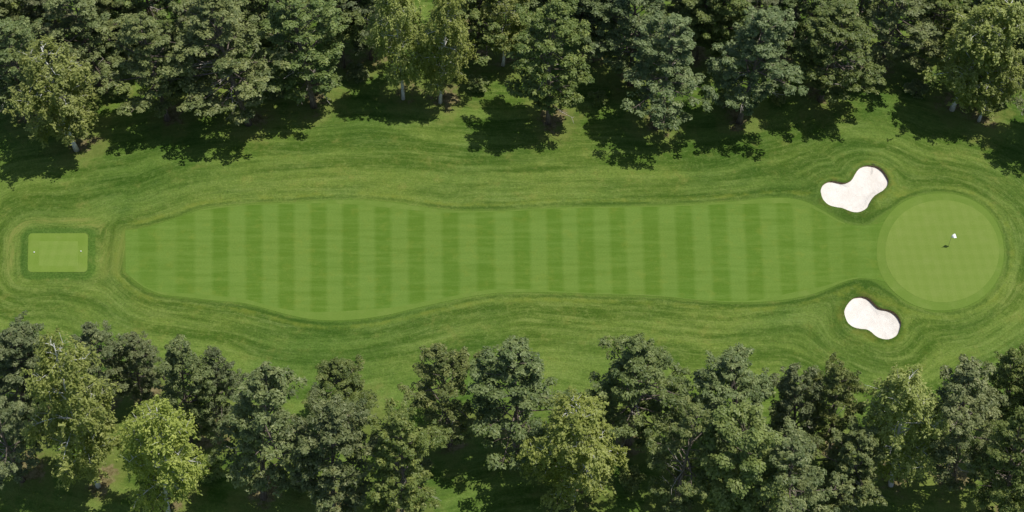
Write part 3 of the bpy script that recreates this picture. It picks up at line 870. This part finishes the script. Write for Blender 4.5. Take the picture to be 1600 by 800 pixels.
def make_pine(seed, sparse=1.0):
    rng = np.random.default_rng(seed)
    H, R = 25.0, 5.4
    trunk = Tubes(); limbs = Tubes(); deads = []
    zt = np.linspace(0, 1, 12)
    bx = 0.5 * np.sin(zt * 3 + rng.uniform(0, 6)) * zt; by = 0.5 * np.sin(zt * 2.6 + rng.uniform(0, 6)) * zt
    tp = np.column_stack([bx - bx[0], by - by[0], zt * H * 0.985])
    tr = 0.33 * (1 - zt) ** 0.8 + 0.03
    tr[0] *= 1.3
    trunk.tube(tp, tr, 9)
    at = lambda t: np.array([np.interp(t, zt, tp[:, k]) for k in range(3)])
    Cs, Ns, Ts, As, to, sh = [], [], [], [], [], []
    nl = int(68 * sparse)
    skew = rng.uniform(0, 2 * math.pi)
    lobes = rng.uniform(0.55, 1.38, 9)
    for i in range(nl):
        t = 0.17 + 0.81 * ((i + rng.uniform(0, 1)) / nl) ** 0.95
        if t < 0.40: pr = 0.50 + 0.50 * (t - 0.17) / 0.23
        else: pr = max(0.07, (1 - ((t - 0.40) / 0.60) ** 1.75)) ** 0.80
        az = i * 2.399 + rng.normal(0, 0.35)
        lob = np.interp((az % (2 * math.pi)) / (2 * math.pi) * 9 + t * 6, np.arange(28), np.tile(lobes, 4)[:28])
        L = R * pr * lob * rng.uniform(0.62, 1.22)
        if rng.random() < 0.12 and t < 0.85: L *= 1.28
        L = max(L, 0.7)
        el = math.radians(rng.uniform(-4, 16) + 42 * max(0, (t - 0.45)) / 0.55)
        o = at(t)
        dirv = np.array([math.cos(az) * math.cos(el), math.sin(az) * math.cos(el), math.sin(el)])
        side = unit(np.cross(dirv, [0, 0, 1]))
        s = np.linspace(0, 1, 6)
        bend = rng.normal(0, 0.12) * L
        pts = o + dirv * (s * L)[:, None] + side * (bend * s ** 2)[:, None] + np.array([0, 0, 1]) * (0.10 * L * s ** 2 - 0.06 * L * s)[:, None]
        limbs.tube(pts, 0.085 * (L / R) * (1 - s) ** 0.8 + 0.018, 5, False)
        lp = lambda q: np.array([np.interp(q, s, pts[:, k]) for k in range(3)])
        spots = [(lp(1.0), 1.0)]
        nb = 2 + int(L * 1.1)
        for b in range(nb):
            q = rng.uniform(0.38, 0.98)
            ba = rng.choice([-1, 1]) * rng.uniform(0.5, 1.15)
            bl = L * rng.uniform(0.16, 0.36) * (1.25 - q * 0.5) + 0.25
            bd = unit(dirv * math.cos(ba) + side * math.sin(ba) + np.array([0, 0, rng.uniform(0.0, 0.5)]))
            p0 = lp(q); p1 = p0 + bd * bl
            limbs.tube([p0, (p0 + p1) / 2 + [0, 0, 0.05], p1], [0.03, 0.02, 0.012], 4, False)
            spots.append((p1, 0.8))
            if rng.random() < 0.6: spots.append(((p0 + p1) / 2 + rng.normal(0, 0.15, 3), 0.6))
        for p, w in spots:
            rad = rng.uniform(0.40, 0.74) * (0.75 + 0.35 * w) * (0.80 if t > 0.85 else 1.0)
            n = int(30 * (rad / 0.6) ** 2) + 4
            c, nn, tt, a = clump_leaves(rng, p + [0, 0, 0.12], rad, 0.60, n, 0.205, 0.6, 0.25)
            Cs.append(c); Ns.append(nn); Ts.append(tt); As.append(a)
            to.append(np.clip(rng.normal(0.5, 0.20) + rng.normal(0, 0.16, n), 0, 1)); sh.append(np.clip(rng.uniform(0, 0.8) + rng.normal(0, 0.12, n), 0, 1))
    # bare dead branches low on the trunk and on one flank of the crown
    for i in range(6):
        t = rng.uniform(0.18, 0.55)
        az = rng.uniform(0, 2 * math.pi) if i < 4 else -math.pi / 2 + rng.normal(0, 0.7)
        L = rng.uniform(2.0, 4.8)
        o = at(t); el = rng.uniform(-0.1, 0.35)
        d = np.array([math.cos(az) * math.cos(el), math.sin(az) * math.cos(el), math.sin(el)])
        s = np.linspace(0, 1, 6)
        kink = np.cumsum(rng.normal(0, 0.10, (6, 3)), 0) * (s > 0)[:, None]
        pts = o + d * (s * L)[:, None] + kink
        dead = Tubes(); deads.append(dead)
        dead.tube(pts, 0.050 * (1 - s) + 0.022, 5, False)
        for b in range(4):
            k = rng.integers(2, 6); p0 = pts[min(k, 5)]
            p1 = p0 + unit(d + rng.normal(0, 0.7, 3)) * rng.uniform(0.5, 1.5)
            dead.tube([p0, (p0 + p1) / 2 + rng.normal(0, 0.06, 3), p1], [0.028, 0.022, 0.015], 4, False)
    C = np.vstack(Cs); A = np.concatenate(As)
    crown = leaf_mesh('needles', C, np.vstack(Ns), np.vstack(Ts), A, A * 0.52, np.concatenate(to), np.concatenate(sh))
    crown.materials.append(M['pine_leaf'])
    tm = trunk.mesh('trunk'); tm.materials.append(M['pine_bark'])
    lm = limbs.mesh('branches'); lm.materials.append(M['pine_bark'])
    dms = []
    for dead in deads:
        dm = dead.mesh('dead_branch'); dm.materials.append(M['dead_wood']); dms.append(('dead_branch', dm))
    return {'H': H, 'W': 2 * R * 1.04, 'parts': [('trunk', tm), ('branches', lm), ('crown', crown)] + dms}

def make_birch(seed):
    rng = np.random.default_rng(seed)
    H, R = 23.0, 4.8
    trunk = Tubes(); limbs = Tubes()
    zt = np.linspace(0, 1, 12)
    bx = 0.6 * np.sin(zt * 3 + rng.uniform(0, 6)) * zt; by = 0.6 * np.sin(zt * 2.6 + rng.uniform(0, 6)) * zt
    tp = np.column_stack([bx, by, zt * H * 0.97])
    trunk.tube(tp, (0.22 * (1 - zt) ** 0.9 + 0.03) * np.where(zt == 0, 1.25, 1), 9)
    at = lambda t: np.array([np.interp(t, zt, tp[:, k]) for k in range(3)])
    C, N, T, A, to, sh = [], [], [], [], [], []
    nl = 40
    for i in range(nl):
        t = 0.20 + 0.78 * ((i + rng.uniform(0, 1)) / nl)
        pr = 0.6 + 0.4 * min(1, (t - 0.20) / 0.18) if t < 0.5 else max(0.14, 1 - ((t - 0.5) / 0.52) ** 1.6) ** 0.8
        L = max(0.9, R * pr * rng.uniform(0.7, 1.15))
        az = i * 2.399 + rng.normal(0, 0.4)
        el = math.radians(rng.uniform(22, 48))
        d = np.array([math.cos(az) * math.cos(el), math.sin(az) * math.cos(el), math.sin(el)])
        side = unit(np.cross(d, [0, 0, 1]))
        s = np.linspace(0, 1, 7)
        pts = at(t) + d * (s * L)[:, None] + side * (rng.normal(0, 0.15) * L * s ** 2)[:, None] - np.array([0, 0, 1]) * (0.32 * L * s ** 2.4)[:, None]
        limbs.tube(pts, 0.085 * (L / R) * (1 - s) ** 0.9 + 0.012, 5, False)
        lp = lambda q: np.array([np.interp(q, s, pts[:, k]) for k in range(3)])
        starts = [lp(1.0)]
        for b in range(3 + int(L * 1.5)):
            q = rng.uniform(0.25, 1.0); p0 = lp(q)
            ba = rng.choice([-1, 1]) * rng.uniform(0.4, 1.2)
            bl = rng.uniform(0.5, 1.5) * (0.6 + 0.5 * L / R)
            bd = unit(d * math.cos(ba) + side * math.sin(ba) + np.array([0, 0, rng.uniform(-0.1, 0.5)]))
            p1 = p0 + bd * bl
            limbs.tube([p0, (p0 + p1) / 2 + [0, 0, 0.08], p1], [0.020, 0.014, 0.008], 4, False)
            starts.append(p1)
        for p in starts:
            for k in range(rng.integers(2, 5)):      # hanging sprays
                ln = rng.uniform(0.7, 2.1)
                drift = rng.normal(0, 0.45, 3); drift[2] = 0
                o = p + rng.normal(0, 0.30, 3)
                n = int(13 * ln)
                u = rng.uniform(0, 1, n)
                c = o + drift * u[:, None] + np.array([0, 0, -1]) * (ln * u ** 1.15)[:, None] + rng.normal(0, 0.13, (n, 3))
                dd = drift * 0.4 + np.array([d[0], d[1], 0]) * 0.5
                nn = dd + np.array([0, 0, 0.9]) + rng.normal(0, 0.40, (n, 3))
                tt = np.array([0, 0, -0.6]) + drift * 0.9 + rng.normal(0, 0.4, (n, 3))
                C.append(c); N.append(nn); T.append(tt); A.append(0.175 * rng.uniform(0.7, 1.35, n))
                to.append(np.clip(rng.normal(0.5, 0.22) + rng.normal(0, 0.15, n), 0, 1)); sh.append(np.clip(rng.uniform(0, 0.85) + rng.normal(0, 0.1, n), 0, 1))
    A = np.concatenate(A)
    crown = leaf_mesh('leaves', np.vstack(C), np.vstack(N), np.vstack(T), A, A * 0.48, np.concatenate(to), np.concatenate(sh))
    crown.materials.append(M['birch_leaf'])
    tm = trunk.mesh('trunk'); tm.materials.append(M['birch_bark'])
    lm = limbs.mesh('branches'); lm.materials.append(M['birch_bark'])
    return {'H': H, 'W': 2 * R * 1.02, 'parts': [('trunk', tm), ('branches', lm), ('crown', crown)]}

def make_broad(seed, H=20.0, R=4.8, nl=44, low=0.25, trunk_r=0.24):
    rng = np.random.default_rng(seed)
    trunk = Tubes(); limbs = Tubes()
    zt = np.linspace(0, 1, 10)
    bx = 0.03 * H * np.sin(zt * 3 + rng.uniform(0, 6)) * zt; by = 0.03 * H * np.sin(zt * 2.6 + rng.uniform(0, 6)) * zt
    tp = np.column_stack([bx, by, zt * H * 0.93])
    trunk.tube(tp, trunk_r * (1 - zt) ** 0.9 + 0.025, 8)
    at = lambda t: np.array([np.interp(t, zt, tp[:, k]) for k in range(3)])
    C, N, T, A, to, sh = [], [], [], [], [], []
    for i in range(nl):
        t = low + (0.96 - low) * ((i + rng.uniform(0, 1)) / nl)
        pr = math.sqrt(max(0.06, 1 - ((t - 0.52) / 0.50) ** 2))
        L = R * pr * rng.uniform(0.65, 1.12)
        az = i * 2.399 + rng.normal(0, 0.4); el = math.radians(rng.uniform(10, 45))
        d = np.array([math.cos(az) * math.cos(el), math.sin(az) * math.cos(el), math.sin(el)])
        side = unit(np.cross(d, [0, 0, 1])); s = np.linspace(0, 1, 5)
        pts = at(t) + d * (s * L)[:, None] + side * (rng.normal(0, 0.15) * L * s ** 2)[:, None] - np.array([0, 0, 1]) * (0.15 * L * s ** 2)[:, None]
        limbs.tube(pts, trunk_r * 0.3 * (L / R) * (1 - s) + 0.014, 5, False)
        lp = lambda q: np.array([np.interp(q, s, pts[:, k]) for k in range(3)])
        spots = [lp(1.0)]
        for b in range(2 + int(L * 1.3)):
            p0 = lp(rng.uniform(0.3, 1.0))
            p1 = p0 + unit(d * 0.6 + side * rng.normal(0, 0.8) + np.array([0, 0, rng.uniform(-0.2, 0.6)])) * rng.uniform(0.5, 1.3) * min(1.0, R / 3)
            limbs.tube([p0, (p0 + p1) / 2, p1], [0.025, 0.018, 0.01], 4, False)
            spots.append(p1)
        for p in spots:
            rad = rng.uniform(0.5, 0.9) * min(1.0, 0.45 + R / 9)
            n = int(48 * (rad / 0.65) ** 2)
            c, nn, tt, a = clump_leaves(rng, p, rad, 0.75, n, 0.18, 0.9)
            C.append(c); N.append(nn); T.append(tt); A.append(a)
            to.append(np.clip(rng.normal(0.5, 0.2) + rng.normal(0, 0.16, n), 0, 1)); sh.append(np.clip(rng.uniform(0, 0.85) + rng.normal(0, 0.1, n), 0, 1))
    A = np.concatenate(A)
    crown = leaf_mesh('leaves', np.vstack(C), np.vstack(N), np.vstack(T), A, A * 0.68, np.concatenate(to), np.concatenate(sh))
    crown.materials.append(M['broad_leaf'])
    tm = trunk.mesh('trunk'); tm.materials.append(M['brown_bark'])
    lm = limbs.mesh('branches'); lm.materials.append(M['brown_bark'])
    return {'H': H, 'W': 2 * R * 1.08, 'parts': [('trunk', tm), ('branches', lm), ('crown', crown)]}

KINDS = {
    PINE: [make_pine(11 + i, 0.62 if i == 3 else (0.85 if i in (2, 5) else 1.0)) for i in range(8)],
    BIRCH: [make_birch(51 + i) for i in range(5)],
    BROAD: [make_broad(81 + i) for i in range(3)],
}
SHRUB = [make_broad(95 + i, 2.6, 1.7, 16, 0.10, 0.06) for i in range(2)]
NAMES = {PINE: ('pine_tree', 'pine'), BIRCH: ('birch_tree', 'birch'), BROAD: ('leafy_tree', 'tree')}

random.seed(5)
for k, (kind, bx, by, tx, ty, wpx, var, label) in enumerate(TREES):
    g = ground_at(bx, by)
    z0 = float(height(g[None])[0]) * (1.0 if abs(g[0]) < 100 and -52 < g[1] < 72 else 0.0) - 0.08
    lo, hi = 5.0, 45.0
    for _ in range(30):                       # height whose tip reaches the seen tip
        m = (lo + hi) / 2
        if pixel_of((g[0], g[1], z0 + m))[1] > ty: lo = m
        else: hi = m
    hgt = min((lo + hi) / 2, 33.0)
    src = KINDS[kind][var % len(KINDS[kind])]
    depth = (g[1] - CAM[1]) * math.sin(TH) + (HC - hgt * 0.5) * math.cos(TH)
    wid = (1.14 if kind != PINE else 1.06 if by < 400 else 1.15) * wpx * depth / FPX
    sx = wid / src['W']; sz = hgt / src['H']
    tipx = pixel_of((g[0], g[1], z0 + hgt))[0]
    tilt = max(-0.12, min(0.12, (tx - tipx) * depth / FPX / hgt))
    nm, cat = NAMES[kind]
    root = link(nm, None)
    root.location = (g[0], g[1], z0)
    root.scale = (sx, sx, sz)
    rz = random.uniform(-0.5, 0.5) + (k % 5) * 1.2566
    root.rotation_euler = (Matrix.Rotation(tilt, 4, 'Y') @ Matrix.Rotation(rz, 4, 'Z')).to_euler()
    tag(root, label, cat, {'pine': 'pines of the two woods', 'birch': 'birches of the two woods', 'broad': 'leafy trees of the two woods'}[kind])
    for pn, pm in src['parts']:
        link(pn, pm, None, root)

for k, (sx_, sy_, w, label) in enumerate(SHRUBS):
    g = ground_at(sx_, sy_)
    root = link('bush', None)
    root.location = (g[0], g[1], float(height(g[None])[0]) - 0.03)
    s = w / 3.4
    root.scale = (s * 1.2, s * 1.2, s)
    root.rotation_euler = (0, 0, k * 1.7)
    tag(root, label, 'bush', 'bushes under the trees')
    for pn, pm in SHRUB[k % 2]['parts']:
        link(pn, pm, None, root)
